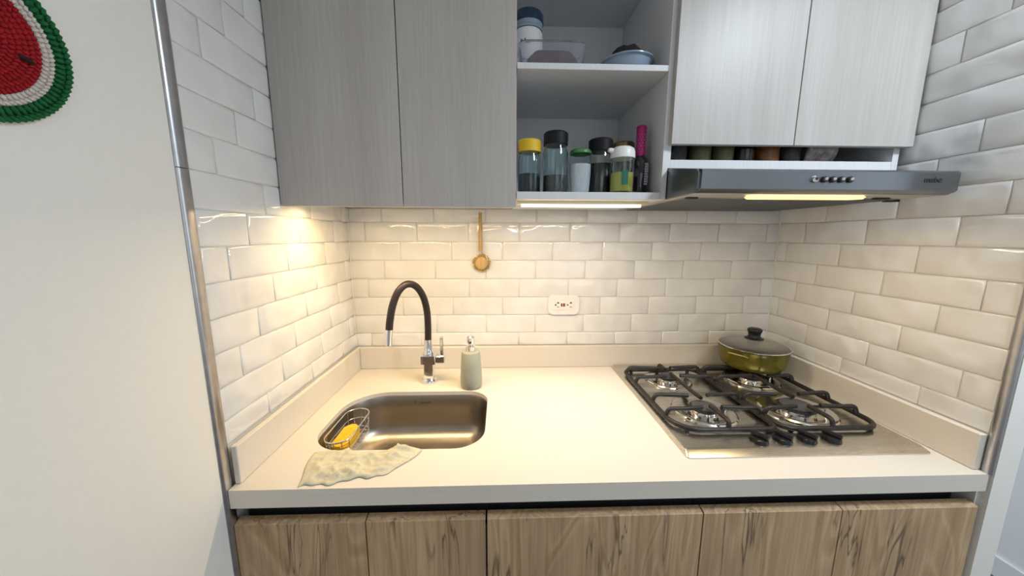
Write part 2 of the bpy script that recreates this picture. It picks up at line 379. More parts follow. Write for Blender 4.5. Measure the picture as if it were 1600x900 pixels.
b_right = lambda u, z: ((W+0.0005, u, z), (PI/2, 0, -PI/2))
for k in range(-2, 17):
    z0, z1 = ZR+k*RP, ZR+(k+1)*RP
    z0 = max(z0, Z0+HS+0.0005); z1 = min(z1, CEIL-0.001)
    if z1-z0 < 0.02: continue
    if k <= 5: tile_row(wall_back, b_back, 0.0, W, 0.759-0.0695*(5-k), TP, z0, min(z1, Z0+0.6685) if k == 5 else z1)
    tile_row(wall_left, b_left, YT+0.013, 0.0005, -0.546-0.0705*(4-k), 0.2125, z0, z1)
    kk = k if k < 9 else k-1
    tile_row(wall_right, b_right, YT+0.008, 0.0005, -0.343+0.0755*(4-kk), 0.220, z0, z1)

for nm, x, sg in (('trim_4', 0.0, 1), ('trim_5', W, -1)):      # caulk beads in the tiled corners
    struct(finish(nm, prism(B(), [(x-sg*0.0005, 0.0005), (x+sg*0.0024, 0.0005), (x+sg*0.0010, -0.0010), (x-sg*0.0005, -0.0024)], Z0+HS+0.0006, Z0+0.6675), 'caulk'))
# ------------------------------------------------------------------ worktop with sink cut-out
SX0, SX1, SY0, SY1 = 0.090, 0.566, -0.572, -0.236
def sink_loop(ins=0.0, z=0.0, n=10):
    return [(x, y, z) for x, y in rrect(SX0+ins, SX1-ins, SY0+ins, SY1-ins, [max(.02, r-ins) for r in (.075, .13, .10, .085)], n)]
top = thing('worktop', 'cream solid worktop running the full width of the tiled alcove', 'worktop', (0, 0, Z0))
bm = B()
outer = [bm.verts.new(p) for p in ((0.0065, -D, 0), (W-0.001, -D, 0), (W-0.001, -0.001, 0), (0.0065, -0.001, 0))]
inner = [bm.verts.new(p) for p in sink_loop()]
es = []
for L in (outer, inner):
    for i in range(len(L)): es.append(bm.edges.new((L[i], L[(i+1) % len(L)])))
r = bmesh.ops.triangle_fill(bm, use_beauty=True, use_dissolve=False, edges=es)
fs = [g for g in r['geom'] if isinstance(g, bmesh.types.BMFace)]
ex = bmesh.ops.extrude_face_region(bm, geom=fs)
bmesh.ops.translate(bm, verts=[g for g in ex['geom'] if isinstance(g, bmesh.types.BMVert)], vec=(0, 0, -0.014))
finish('slab', bm, 'counter', top)
finish('front_edge', bx(0.0065, W-0.001, -D, -0.688, -0.045, -0.0142), 'counter', top)
for nm, a in (('upstand', (0.0065, 0.020, YT+0.0125, -0.001, 0.0005, HS)), ('upstand', (0.0205, W-0.0205, -0.020, -0.001, 0.0005, HS)), ('upstand', (W-0.020, W-0.001, YT+0.008, -0.001, 0.0005, HS))):
    finish(nm, bx(*a, bev=0.0015), 'counter', top)

# ------------------------------------------------------------------ sink
sink = thing('sink', 'brushed steel undermount sink bowl set into the worktop', 'sink', (0, 0, Z0))
bm = B(); dep = 0.165
prof = [(-0.012, -0.0150), (0.0, -0.0150), (0.002, -0.020), (0.006, -0.060), (0.011, -0.100)]
for k in range(1, 7):
    a = PI/2*k/6; prof.append((0.011+0.06*(1-math.cos(a)), -0.100-0.06*math.sin(a)))
prof += [(0.10, -0.1615), (0.13, -0.163)]
loft(bm, [sink_loop(i, z) for i, z in prof], cap1=True)
bowl = finish('bowl', bm, 'steel_sink', sink, smooth=True, angle=60)
md = bowl.modifiers.new('thickness', 'SOLIDIFY'); md.thickness = 0.0015; md.offset = -1
finish('drain', lathe(B(), [(0, 0.0015), (0.012, 0.0015), (0.03, 0.0025), (0.036, 0.004), (0.042, 0.003), (0.043, 0.0)], 28, center=(0.33, -0.40, -0.1625)), 'chrome', sink, smooth=True)
lettering('maker_mark', 'Socoda', 0.0125, 'ink', sink, (0.338, SY1-0.0060, -0.040), (math.radians(96), 0, 0))
tube(bm := B(), [(0.307+0.006*math.cos(a), SY1-0.0056, -0.0402+0.0085*math.sin(a)) for a in [PI*(0.55+0.9*k/8) for k in range(9)]], 0.0006, 5)
finish('maker_arc', bm, 'ink', sink)

# ------------------------------------------------------------------ base cabinets
FY = -0.705; DT = Z0-0.091
def base_cabinet(label, x0, x1, doors):
    t = thing('base_cabinet', label, 'cabinet', ((x0+x1)/2, -0.35, 0)); cx, cy = (x0+x1)/2, -0.35
    def fb(nm, a, mat, bev=0.0):
        return finish(nm, bx(a[0]-cx, a[1]-cx, a[2]-cy, a[3]-cy, a[4], a[5], bev=bev), mat, t)
    fb('side_panel', (x0, x0+0.016, -0.639, -0.02, 0.10, Z0-0.047), 'melamine'); fb('side_panel', (x1-0.016, x1, -0.639, -0.02, 0.10, Z0-0.047), 'melamine')
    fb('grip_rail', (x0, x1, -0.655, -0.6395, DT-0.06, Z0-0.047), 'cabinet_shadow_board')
    fb('bottom_panel', (x0+0.0165, x1-0.0165, -0.683, -0.02, 0.10, 0.116), 'melamine')
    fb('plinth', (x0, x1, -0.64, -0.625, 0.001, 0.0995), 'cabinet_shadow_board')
    for a, b in doors: 
        bm = B(); zb, y1 = 0.105, -0.684
        prism(bm, [(FY-cy, zb), (FY-cy, DT), (FY-cy+0.002, DT+0.0015), (y1-cy, DT+0.006), (y1-cy, zb)], a-cx, b-cx, axis='x')
        dmid = finish('door', bm, 'rustic_oak', t)
    return t
base_cabinet('oak-fronted base cabinet with two doors under the sink', 0.0065, 0.577, [(0.0065, 0.2985), (0.3015, 0.5755)])
base_cabinet('wide single-door oak base cabinet between sink and hob', 0.5785, 1.0925, [(0.580, 1.0915)])
base_cabinet('oak-fronted base cabinet with two doors under the gas hob', 1.094, W-0.004, [(1.095, 1.4335), (1.4365, W-0.0045)])

# ------------------------------------------------------------------ wall cabinets
CT = CEIL-0.06
YB = -0.003
def panel(t, nm, a, mat, bev=0.0):
    c = t.location
    return finish(nm, bx(a[0]-c.x, a[1]-c.x, a[2]-c.y, a[3]-c.y, a[4]-c.z, a[5]-c.z, bev=bev), mat, t)
cl = thing('wall_cabinet', 'grey wood-grain wall cabinet with two tall doors above the sink', 'cabinet', (0.33, -0.2, Z0+0.669))
panel(cl, 'side_panel', (0.004, 0.020, -0.399, YB, Z0+0.669, CT), 'melamine'); panel(cl, 'side_panel', (0.640, 0.6575, -0.399, YB, Z0+0.669, CT), 'melamine')
panel(cl, 'bottom_panel', (0.0205, 0.6395, -0.399, YB, Z0+0.669, Z0+0.686), 'melamine'); panel(cl, 'top_panel', (0.0205, 0.6395, -0.399, YB, CT-0.017, CT), 'melamine')
for a, b in ((0.004, 0.3385), (0.3412, 0.6562)): panel(cl, 'door', (a, b, -0.4175, -0.3995, Z0+0.641, CT), 'grey_laminate', 0.0008)
su = thing('open_shelf_unit', 'open grey shelf unit between the two closed wall cabinets', 'shelf', (0.86, -0.2, Z0+0.660))
XR = 1.070
panel(su, 'side_panel', (XR, XR+0.0145, -0.4185, YB, Z0+0.664, CT), 'melamine')
panel(su, 'back_panel', (0.658, XR-0.0005, -0.028, -0.012, Z0+0.6845, CT-0.017), 'melamine')
panel(su, 'bottom_panel', (0.658, XR-0.0005, -0.4175, -0.0285, Z0+0.664, Z0+0.684), 'melamine', 0.0008)
panel(su, 'shelf', (0.658, XR-0.0005, -0.4175, -0.0285, Z0+1.003, Z0+1.0185), 'melamine', 0.0008)
panel(su, 'shelf', (0.658, XR-0.0005, -0.4175, -0.0285, Z0+1.322, Z0+1.338), 'melamine', 0.0008)
panel(su, 'top_panel', (0.658, XR-0.0005, -0.4175, -0.0285, CT-0.0165, CT), 'melamine')
cr = thing('wall_cabinet', 'pale wall cabinet with two doors above the range hood', 'cabinet', (1.43, -0.2, Z0+0.749))
panel(cr, 'side_panel', (1.0850, 1.0925, -0.4165, YB, Z0+0.751, CT), 'melamine'); panel(cr, 'side_panel', (1.742, 1.760, -0.4165, YB, Z0+0.751, CT), 'melamine')
panel(cr, 'bottom_panel', (1.093, 1.7415, -0.4165, YB, Z0+0.751, Z0+0.774), 'melamine'); panel(cr, 'top_panel', (1.093, 1.7415, -0.4165, YB, CT-0.017, CT), 'melamine')
panel(cr, 'back_panel', (1.093, 1.7415, -0.02, YB, Z0+0.7745, CT-0.0175), 'cabinet_shadow_board')  # back panel darkened in colour for the shade inside the niche
for a, b in ((1.0825, 1.4275), (1.4302, 1.7752)): panel(cr, 'door', (a, b, -0.436, -0.419, Z0+0.811, CT), 'grey_laminate', 0.0008)

cla = thing('ceiling_lamp', 'round white ceiling lamp over the kitchen', 'lamp', (1.70, -1.22, CEIL))
finish('housing', lathe(B(), [(0.165, -0.001), (0.17, -0.03), (0.165, -0.045), (0.15, -0.045), (0.15, -0.001)], 40, close=True), 'plastic_white', cla, smooth=True, angle=40)
finish('diffuser', lathe(B(), [(0, -0.0410), (0.149, -0.0410), (0.149, -0.044), (0, -0.052)], 40), 'lamp_diffuser', cla, smooth=True, angle=40)
# ------------------------------------------------------------------ under-cabinet LED bars
def led_bar(label, x0, x1, power, col):
    t = thing('led_light_bar', label, 'light', ((x0+x1)/2, -0.345, Z0+0.654), group=None); h = (x1-x0)/2
    ztop = 0.0135 if x0 < 0.5 else 0.0095
    bm = B(); box(bm, -h, h, -0.012, 0.012, ztop-0.003, ztop); box(bm, -h, h, -0.012, -0.0095, 0.001, ztop-0.003); box(bm, -h, h, 0.0095, 0.012, 0.001, ztop-0.003)
    finish('profile', bm, 'led_profile', t)
    finish('diffuser', bx(-h+0.012, h-0.02, -0.009, 0.009, -0.0062, 0.0035), 'led_diffuser', t)
    finish('end_cap', bx(-h-0.002, -h-0.0002, -0.012, 0.012, 0.001, ztop), 'led_profile', t); finish('end_cap', bx(h+0.0002, h+0.002, -0.012, 0.012, 0.001, ztop), 'led_profile', t)
    a = area('led_strip_light', (0, 0, -0.0068), (0, 0, 0), 2*h-0.03, 0.016, power, col, 175); a.parent = t
    a = area('led_strip_beam', (0, 0, -0.0066), (0, 0, 0), 2*h-0.03, 0.012, power*0.24, col, 95); a.parent = t
    return t
led_bar('warm LED light bar under the grey cabinet above the sink', 0.030, 0.650, 2.9, (1.0, 0.71, 0.33))
led_bar('lit LED bar under the open shelf unit', 0.664, 1.062, 1.9, (1.0, 0.86, 0.71))

# ------------------------------------------------------------------ range hood
hood = thing('range_hood', 'slim stainless range hood under the right wall cabinet', 'range hood', (1.41, 0, Z0))
HX0, HX1 = 1.0865-1.41, 1.742-1.41
bm = B(); pr = [(-0.578, 0.674), (-0.579, 0.715), (-0.574, 0.720), (-0.438, 0.747), (-0.006, 0.747), (-0.006, 0.668), (-0.556, 0.666), (-0.572, 0.669)]
prism(bm, pr, HX0, HX1, axis='x')
bmesh.ops.bevel(bm, geom=[e for e in bm.edges if abs(e.verts[0].co.x-e.verts[1].co.x) < 1e-5 and e.verts[0].co.y < -0.57 and e.verts[1].co.y < -0.57], offset=0.006, segments=2, affect='EDGES')
finish('body', bm, 'steel_hood', hood, smooth=True, angle=35)
finish('underside_panel', bx(HX0+0.004, HX1-0.004, -0.556, -0.010, 0.6642, 0.6658), 'steel_bounce_lit', hood)
for x0, x1 in ((-0.30, -0.004), (0.004, 0.30)):
    bm = B(); box(bm, x0, x1, -0.475, -0.03, 0.6625, 0.6640)
    flt = finish('grease_filter', bm, 'filter_dark', hood)
    bm = B()
    for k in range(28): xx = x0+0.008+k*(x1-x0-0.016)/27; box(bm, xx-0.0022, xx+0.0022, -0.47, -0.035, 0.6605, 0.6622)
    o = finish('filter_slats', bm, 'steel_hood', flt); o['kind'] = 'stuff'
lamp = finish('lamp_cover', prism(B(), rrect(1.240-1.41, 1.545-1.41, -0.552, -0.512, 0.018, 5), 0.656, 0.6640, bev=0.003), 'copper_glow', hood, smooth=True)
a = area('hood_lamp_light', (1.39-1.41, -0.532, 0.6545), (0, 0, 0), 0.28, 0.03, 1.15, (1.0, 0.74, 0.40), 165); a.parent = hood
finish('filter_latch', bx(1.62-1.41, 1.66-1.41, -0.50, -0.488, 0.6605, 0.6655, bev=0.001), 'dark_slot', hood); finish('filter_latch', bx(1.112-1.41, 1.142-1.41, -0.486, -0.472, 0.6605, 0.6655, bev=0.001), 'dark_slot', hood)
finish('bracket', bx(1.70-1.41, 1.735-1.41, -0.46, -0.445, 0.658, 0.6655), 'dark_slot', hood)
for i, x in enumerate((1.369, 1.393, 1.414, 1.435, 1.457)):
    bm = lathe(B(), [(0, 0.006), (0.006, 0.006), (0.0075, 0.004), (0.0075, 0)], 14); bmesh.ops.rotate(bm, verts=bm.verts[:], matrix=Matrix.Rotation(PI/2, 3, 'X'))
    k = finish('push_button', bm, 'dark_slot' if i else 'chrome', hood, (x-1.41, -0.5788, 0.697), smooth=True)
    bm = lathe(B(), [(0, 0.0012), (0.0035, 0.001), (0.004, 0)], 10); bmesh.ops.rotate(bm, verts=bm.verts[:], matrix=Matrix.Rotation(PI/2, 3, 'X'))
    finish('button_face', bm, 'chrome' if i else 'dark_slot', k, (0.001, -0.006, 0.001), smooth=True)
lettering('maker_mark', 'mabe', 0.021, 'ink', hood, (1.668-1.41, -0.5792, 0.698), (PI/2, 0, 0))

# ------------------------------------------------------------------ gas hob
hob = thing('gas_hob', 'stainless four-burner gas hob with black grates', 'hob', (1.41, -0.33, Z0))
hx, hy = 1.41, -0.33
def hp(x0, x1, y0, y1, z, r): return [(a-hx, b-hy, z) for a, b in rrect(x0, x1, y0, y1, r, 4)]
bm = loft(B(), [hp(1.088, 1.738, -0.632, -0.024, 0.0005, 0.008), hp(1.088, 1.738, -0.632, -0.024, 0.003, 0.008), hp(1.094, 1.734, -0.612, -0.028, 0.011, 0.006), hp(1.098, 1.730, -0.606, -0.030, 0.012, 0.006)], cap0=True, cap1=True)
finish('plate', bm, 'steel_hob', hob, smooth=True, angle=25)
BURN = [(1.251, -0.195, 0.085, 0.030), (1.252, -0.425, 0.095, 0.036), (1.578, -0.195, 0.095, 0.036), (1.553, -0.425, 0.105, 0.045)]
for x, y, rr, rc in BURN:
    b = finish('burner', lathe(B(), [(rr, 0.0122), (rr*0.99, 0.0165), (rr*0.95, 0.0195), (rr*0.90, 0.0200), (rr*0.70, 0.0150), (rr*0.62, 0.0135), (rc*1.15, 0.0135), (rc*1.1, 0.022), (rc*1.05, 0.024), (0, 0.024)], 36, center=(x-hx, y-hy, 0)), 'steel_ring', hob, smooth=True, angle=30)
    finish('flame_ring', lathe(B(), [(rc*1.15, 0.0242), (rc*1.15, 0.028), (rc*0.9, 0.0285), (0, 0.0285)], 30, center=(x-hx, y-hy, 0)), 'dark_slot', b, smooth=True, angle=30)
    finish('burner_cap', lathe(B(), [(0, 0.0365), (rc*0.8, 0.036), (rc*0.98, 0.0335), (rc, 0.030), (rc*0.97, 0.0287), (0, 0.0287)], 30, center=(x-hx, y-hy, 0)), 'dark_cap', b, smooth=True, angle=40)
    finish('spark_plug', lathe(B(), [(0, 0.036), (0.003, 0.035), (0.003, 0.0137), (0, 0.0137)], 8, center=(x-hx+rc*0.9+0.018, y-hy-rc*0.85, 0)), 'chrome', b, smooth=True)
def grate(x0, x1, burners, out):
    """cast iron pan support; out = +1 when its raised outer fingers are on the +x side"""
    g = B(); r = 0.0074; zf = 0.024; zt = 0.048; y0, y1 = -0.545, -0.115
    rad = (0.035, 0.035, 0.075, 0.035) if out < 0 else (0.035, 0.035, 0.035, 0.05)
    tube(g, [(a-hx, b-hy, zf) for a, b in rrect(x0, x1, y0, y1, rad, 6)], r, 8, closed=True)
    fr = finish('grate', g, 'cast_iron', hob, smooth=True, angle=50)
    def finger(pts): finish('grate_finger', tube(B(), smoothpts([(a-hx, b-hy, c) for a, b, c in pts], 5), 0.0066, 8), 'cast_iron', fr, smooth=True, angle=50)
    for bx_, by_, rr, rc in burners:
        for dy in (-0.045, 0.045):
            for xo, s in ((x0, 1), (x1, -1)):
                finger([(xo, by_+dy, zf), (xo+s*0.003, by_+dy, zt-0.012), (xo+s*0.014, by_+dy, zt), (xo+s*0.05, by_+dy, zt), (bx_-s*(rc*0.85), by_+dy*0.85, zt)])
        yo, s = (y0, 1) if by_ < -0.3 else (y1, -1)
        finger([(bx_, yo, zf), (bx_, yo+s*0.003, zt-0.012), (bx_, yo+s*0.014, zt), (bx_, by_-s*(rc-0.005), zt)])
    finger([((x0+x1)/2, -0.405, zt), ((x0+x1)/2+0.002, -0.33, zt-0.004), ((x0+x1)/2, -0.21, zt)])
    for a, b in ((x0+0.03, y0+0.012), (x1-0.03, y0+0.008), (x0+0.03, y1-0.006), (x1-0.03, y1-0.006)):
        finish('grate_foot', lathe(B(), [(0, 0.0125), (0.007, 0.0125), (0.006, 0.022), (0, 0.022)], 10, center=(a-hx, b-hy, 0)), 'black_rubber', fr)
grate(1.108, 1.398, [BURN[0], BURN[1]], -1)
grate(1.412, 1.702, [BURN[2], BURN[3]], 1)
for x in (1.312, 1.378, 1.446, 1.515):
    k = finish('knob', lathe(B(), [(0, 0.011), (0.017, 0.011), (0.0205, 0.009), (0.0225, 0.003), (0.0225, 0.0), (0, 0)], 24, center=(0, 0, 0)), 'black_plastic', hob, (x-hx, -0.580-hy, 0.0125), smooth=True, angle=35)
    finish('knob_grip', bx(-0.006, 0.006, -0.0215, 0.0215, 0.009, 0.023, bev=0.004, seg=2), 'black_plastic', k, (0, 0, 0), (0, 0, math.radians(35)), smooth=True)

# ------------------------------------------------------------------ pot on the back burner
pot = thing('cooking_pot', 'olive cooking pot with glass lid on the rear hob burner', 'pot', (1.606, -0.152, Z0+0.0545))
finish('body', lathe(B(), [(0, 0), (0.092, 0), (0.102, 0.005), (0.111, 0.022), (0.116, 0.05), (0.118, 0.078), (0.120, 0.080), (0.117, 0.081), (0.115, 0.078), (0.110, 0.05), (0.102, 0.024), (0.09, 0.006), (0, 0.004)], 48), 'pot_enamel', pot, smooth=True, angle=50)
finish('lining', lathe(B(), [(0, 0.0045), (0.088, 0.0065), (0.100, 0.0245), (0.109, 0.05), (0.1145, 0.078), (0.1140, 0.078), (0.1080, 0.05), (0.099, 0.0255), (0.087, 0.0075), (0, 0.0055)], 48), 'pot_inner', pot, smooth=True, angle=50)
for a in (212, 32):
    c, s = math.cos(math.radians(a)), math.sin(math.radians(a)); tx, ty = -s, c
    pts = [(c*r+tx*u, s*r+ty*u, z) for r, u, z in ((0.113, -0.032, 0.064), (0.126, -0.031, 0.067), (0.1275, -0.02, 0.068), (0.1275, 0.02, 0.068), (0.126, 0.031, 0.067), (0.113, 0.032, 0.064))]
    if a == 32: pts = [(x*0.985, y*0.985, z) for x, y, z in pts]
    finish('handle', tube(B(), pts, 0.0032, 8), 'brass', pot, smooth=True)
lid = finish('lid', lathe(B(), [(0.117, 0.0835), (0.10, 0.094), (0.07, 0.103), (0.03, 0.1085), (0, 0.109), (0, 0.1055), (0.03, 0.105), (0.07, 0.0995), (0.10, 0.0905), (0.116, 0.0812)], 48), 'glass_lid', pot, smooth=True, angle=60)
tube(bm := B(), [(0.1185*math.cos(2*PI*i/48), 0.1185*math.sin(2*PI*i/48), 0.0832) for i in range(48)], 0.0024, 8, closed=True)
finish('lid_rim', bm, 'chrome', lid, smooth=True)
finish('lid_knob', lathe(B(), [(0, 0.1092), (0.032, 0.1095), (0.033, 0.112), (0.024, 0.116), (0.020, 0.122), (0.022, 0.134), (0.0255, 0.141), (0.025, 0.147), (0.019, 0.1515), (0, 0.152)], 28), 'black_plastic', lid, smooth=True, angle=50)

# ------------------------------------------------------------------ faucet
fau = thing('kitchen_faucet', 'chrome faucet with black flexible gooseneck spout behind the sink', 'faucet', (0.335, -0.150, Z0))
finish('base_flange', lathe(B(), [(0, 0.0005), (0.030, 0.0005), (0.031, 0.004), (0.029, 0.012), (0.023, 0.018), (0, 0.018)], 28), 'chrome', fau, smooth=True, angle=40)
bm = B(); prism(bm, rrect(-0.0185, 0.0185, -0.0185, 0.0185, 0.005, 3), 0.0182, 0.0775); finish('column', bm, 'chrome', fau, smooth=True, angle=30)
bm = B(); prism(bm, rrect(-0.030, 0.030, -0.026, 0.026, 0.006, 3), 0.0777, 0.111, bev=0.002); mix = finish('mixer_block', bm, 'chrome', fau, smooth=True, angle=30)
finish('valve', bx(0.0305, 0.062, -0.019, 0.019, 0.080, 0.109, bev=0.003), 'chrome', fau)
finish('lever', bx(0.046, 0.0575, -0.010, 0.010, 0.1095, 0.180, bev=0.002), 'chrome', fau)
finish('neck_collar', lathe(B(), [(0.0205, 0.1112), (0.0215, 0.117), (0.017, 0.126), (0.0155, 0.130), (0.0155, 0.170), (0, 0.170)], 24), 'chrome', fau, smooth=True, angle=40)
arc = smoothpts([(0, 0, 0.160), (0.002, -0.001, 0.225), (0.001, -0.006, 0.285), (-0.008, -0.020, 0.340), (-0.026, -0.043, 0.380), (-0.050, -0.070, 0.392), (-0.073, -0.092, 0.372), (-0.090, -0.106, 0.330), (-0.100, -0.114, 0.280), (-0.105, -0.118, 0.236)], 5)
finish('gooseneck_hose', tube(B(), arc, 0.0125, 14), 'black_rubber', fau, smooth=True, angle=60)
tube(bm := B(), [(-0.1045, -0.1178, 0.242), (-0.1065, -0.119, 0.222), (-0.109, -0.121, 0.188)], 0.0128, 18); finish('spray_nozzle', bm, 'chrome', fau, smooth=True, angle=50)

# ------------------------------------------------------------------ soap dispenser
sd = thing('soap_dispenser', 'sage green soap dispenser with chrome pump beside the faucet', 'soap dispenser', (0.501, -0.195, Z0))
finish('bottle', lathe(B(), [(0, 0.0005), (0.034, 0.0005), (0.039, 0.004), (0.0405, 0.018), (0.0405, 0.04), (0.0375, 0.09), (0.0345, 0.132), (0.0325, 0.137), (0.016, 0.1405), (0, 0.1405)], 36), 'sage', sd, smooth=True, angle=50)
finish('collar', lathe(B(), [(0.0175, 0.141), (0.0175, 0.157), (0.014, 0.160), (0.0085, 0.161), (0.0085, 0.168), (0, 0.168)], 24), 'chrome', sd, smooth=True, angle=40)
bm = lathe(B(), [(0, 0.1685), (0.013, 0.1685), (0.0145, 0.172), (0.0145, 0.192), (0.011, 0.1955), (0, 0.196)], 24)
tube(bm, [(0, -0.012, 0.186), (0.002, -0.030, 0.187), (0.003, -0.042, 0.184)], 0.0048, 8); finish('pump_head', bm, 'chrome', sd, smooth=True, angle=40)

# ------------------------------------------------------------------ dish brush hanging on the tiles
br = thing('dish_brush', 'wooden dish brush with round head hanging on the tiles', 'brush', (0.534, -0.004, Z0+0.449))
tube(bm := B(), [(-0.003, -0.012, 0.0475), (-0.003, -0.0125, 0.075), (-0.003, -0.012, 0.13), (-0.003, -0.011, 0.203)], [0.0085, 0.008, 0.0072, 0.0068], 10, rx=0.005)
finish('handle', bm, 'bamboo', br, smooth=True, angle=50)
tube(bm := B(), [(-0.004, -0.012, 0.046), (-0.018, -0.012, 0.03), (-0.024, -0.012, 0.010)], 0.0011, 6); tube(bm, [(-0.002, -0.012, 0.046), (0.018, -0.012, 0.03), (0.024, -0.012, 0.010)], 0.0011, 6)
finish('wire_ring', bm, 'wire', br)
bm = lathe(B(), [(0, 0.020), (0.02, 0.020), (0.025, 0.017), (0.0255, 0.006), (0, 0.006)], 24); bmesh.ops.rotate(bm, verts=bm.verts[:], matrix=Matrix.Rotation(PI/2, 3, 'X')); finish('head', bm, 'bamboo', br, smooth=True, angle=40)
bm = B()
for i in range(170):
    a = random.uniform(0, 2*PI); r0 = random.uniform(0.018, 0.024); r1 = random.uniform(0.032, 0.040)
    tube(bm, [(r0*math.cos(a), -0.0055, r0*math.sin(a)), (r1*math.cos(a), -0.0035-random.uniform(0, 0.005), r1*math.sin(a))], 0.0012, 3)
o = finish('bristles', bm, 'bristle', br); o['kind'] = 'stuff'
tube(bm := B(), [(-0.003, 0.003, 0.199), (-0.003, -0.015, 0.199), (-0.003, -0.018, 0.205)], 0.002, 6); finish('hook', bm, 'bamboo', br)

# ------------------------------------------------------------------ wall outlet
ot = thing('wall_outlet', 'white double wall outlet plate on the tiled back wall', 'outlet', (0.878, -0.001, Z0+0.272))
bm = B(); prism(bm, rrect(-0.066, 0.066, -0.0425, 0.0425, 0.018, 6), -0.0075, -0.0005, axis='y', bev=0.003); plate = finish('cover_plate', bm, 'plastic_white', ot, smooth=True, angle=40)
bm = B(); prism(bm, rrect(-0.039, 0.044, -0.0205, 0.0215, 0.003, 3), -0.0098, -0.0077, axis='y'); sk = finish('socket', bm, 'plastic_white', ot)
for x, z, w, h, mt in ((-0.024, 0.008, 0.010, 0.0035, 'dark_slot'), (-0.024, 0.0115, 0.003, 0.004, 'dark_slot'), (-0.024, -0.0085, 0.010, 0.002, 'dark_slot'), (0.030, 0.008, 0.010, 0.0035, 'dark_slot'), (0.030, 0.0115, 0.003, 0.004, 'dark_slot'), (0.030, -0.0085, 0.010, 0.002, 'dark_slot'), (-0.038+0.004, 0, 0.006, 0.006, 'dark_slot'), (0.0165, 0, 0.006, 0.005, 'dark_slot')):
    finish('slot', bx(x-w/2, x+w/2, -0.0103, -0.0099, z-h/2, z+h/2), mt, sk)
finish('test_button', bx(-0.0115, -0.0065, -0.0112, -0.0099, -0.0065, 0.0065), 'dark_slot', sk); finish('reset_button', bx(-0.0035, 0.0055, -0.0112, -0.0099, -0.0065, 0.0065), 'red_button', sk)

# ------------------------------------------------------------------ sponge caddy and sponge
cad = thing('sponge_caddy', 'oval wire caddy hanging inside the left end of the sink', 'caddy', (0.138, -0.413, Z0-0.02))
ov = [(x, y) for x, y in rrect(-0.038, 0.038, -0.098, 0.098, 0.0375, 8)]
for z, s, r in ((0.0, 1.0, 0.0024), (-0.030, 0.97, 0.0013), (-0.060, 0.94, 0.0016)):
    finish('wire_hoop', tube(B(), [(x*s, y*s, z) for x, y in ov], r, 8, closed=True), 'wire', cad, smooth=True)
for i in range(0, len(ov), 3):
    x, y = ov[i]; finish('upright', tube(B(), [(x, y, 0), (x*0.97, y*0.97, -0.03), (x*0.94, y*0.94, -0.06)], 0.0012, 6), 'wire', cad)
for k in range(7):
    y = -0.072+k*0.024; hw = 0.0355 if abs(y) < 0.06 else 0.030
    finish('floor_wire', tube(B(), [(-hw, y, -0.0615), (hw, y, -0.0615)], 0.0012, 6), 'wire', cad)
finish('suction_cup', lathe(B(), [(0, 0), (0.008, 0.0), (0.012, 0.004), (0, 0.004)], 14), 'plastic_clear', cad, (-0.0375, 0.0, -0.045), (0, -PI/2, 0))
bm = B(); prism(bm, rrect(-0.024, 0.024, -0.060, 0.040, 0.016, 5), -0.058, -0.026, bev=0.004)
for v in bm.verts: v.co += Vector((0, 0, 0.006*(v.co.y/0.05)))
sp = finish('sponge', bm, 'sponge', None, (0.140, -0.424, Z0-0.014), (0, 0, math.radians(-4)), smooth=True, angle=40); tag(sp, 'yellow sponge lying in the wire caddy in the sink', 'sponge')

# ------------------------------------------------------------------ dishcloth
bm = B(); nu, nv = 56, 26; G = []
def lerp(a, b, t): return a+(b-a)*t
for j in range(nv+1):
    row = []
    for i in range(nu+1):
        u, v = i/nu, j/nv
        bxk = lerp(0.128, 0.405, u); byk = -0.580+0.004*math.sin(9*u)
        fxk = lerp(0.150, 0.350, u); fyk = lerp(-0.703, -0.664, u**1.4)+0.004*math.sin(13*u)+0.003*math.sin(31*u)
        x, y = lerp(bxk, fxk, v), lerp(byk, fyk, v)
        x += 0.010*math.sin(v*5)*(u-0.5)
        d1 = x*0.35-y; w = mnoise.noise(Vector((x*14, y*48, 1.3)))*0.55+mnoise.noise(Vector((x*34+y*22, y*75, 4.1)))*0.35
        fold = math.exp(-((v-0.60-0.30*(u-0.15))/0.07)**2)*(u > 0.1)
        e = min(1, 6*min(v+0.08, 1-v, u, 1-u))
        rg = (1-abs(mnoise.noise(Vector((x*9+y*16, y*40-x*6, 7.7))))*2.2); rg2 = 1-abs(mnoise.noise(Vector((x*22-y*9, y*60+x*14, 2.2))))*2.2
        z = 0.0022+max(0, 0.003+0.006*w+0.011*max(0, rg)**3+0.007*max(0, rg2)**3)*e+0.010*math.exp(-((u-0.84)/0.10)**2)*math.exp(-(v/0.35)**2)+0.003*fold*e
        row.append(bm.verts.new((x-0.26, y+0.635, z)))
    G.append(row)
for j in range(nv):
    for i in range(nu): bm.faces.new((G[j][i], G[j][i+1], G[j+1][i+1], G[j+1][i]))
clo = finish('dishcloth', bm, 'cloth', None, (0.26, -0.635, Z0), smooth=True, angle=0); tag(clo, 'crumpled cream dishcloth at the front edge of the sink', 'cloth')
md = clo.modifiers.new('thickness', 'SOLIDIFY'); md.thickness = 0.0018; md.offset = -1

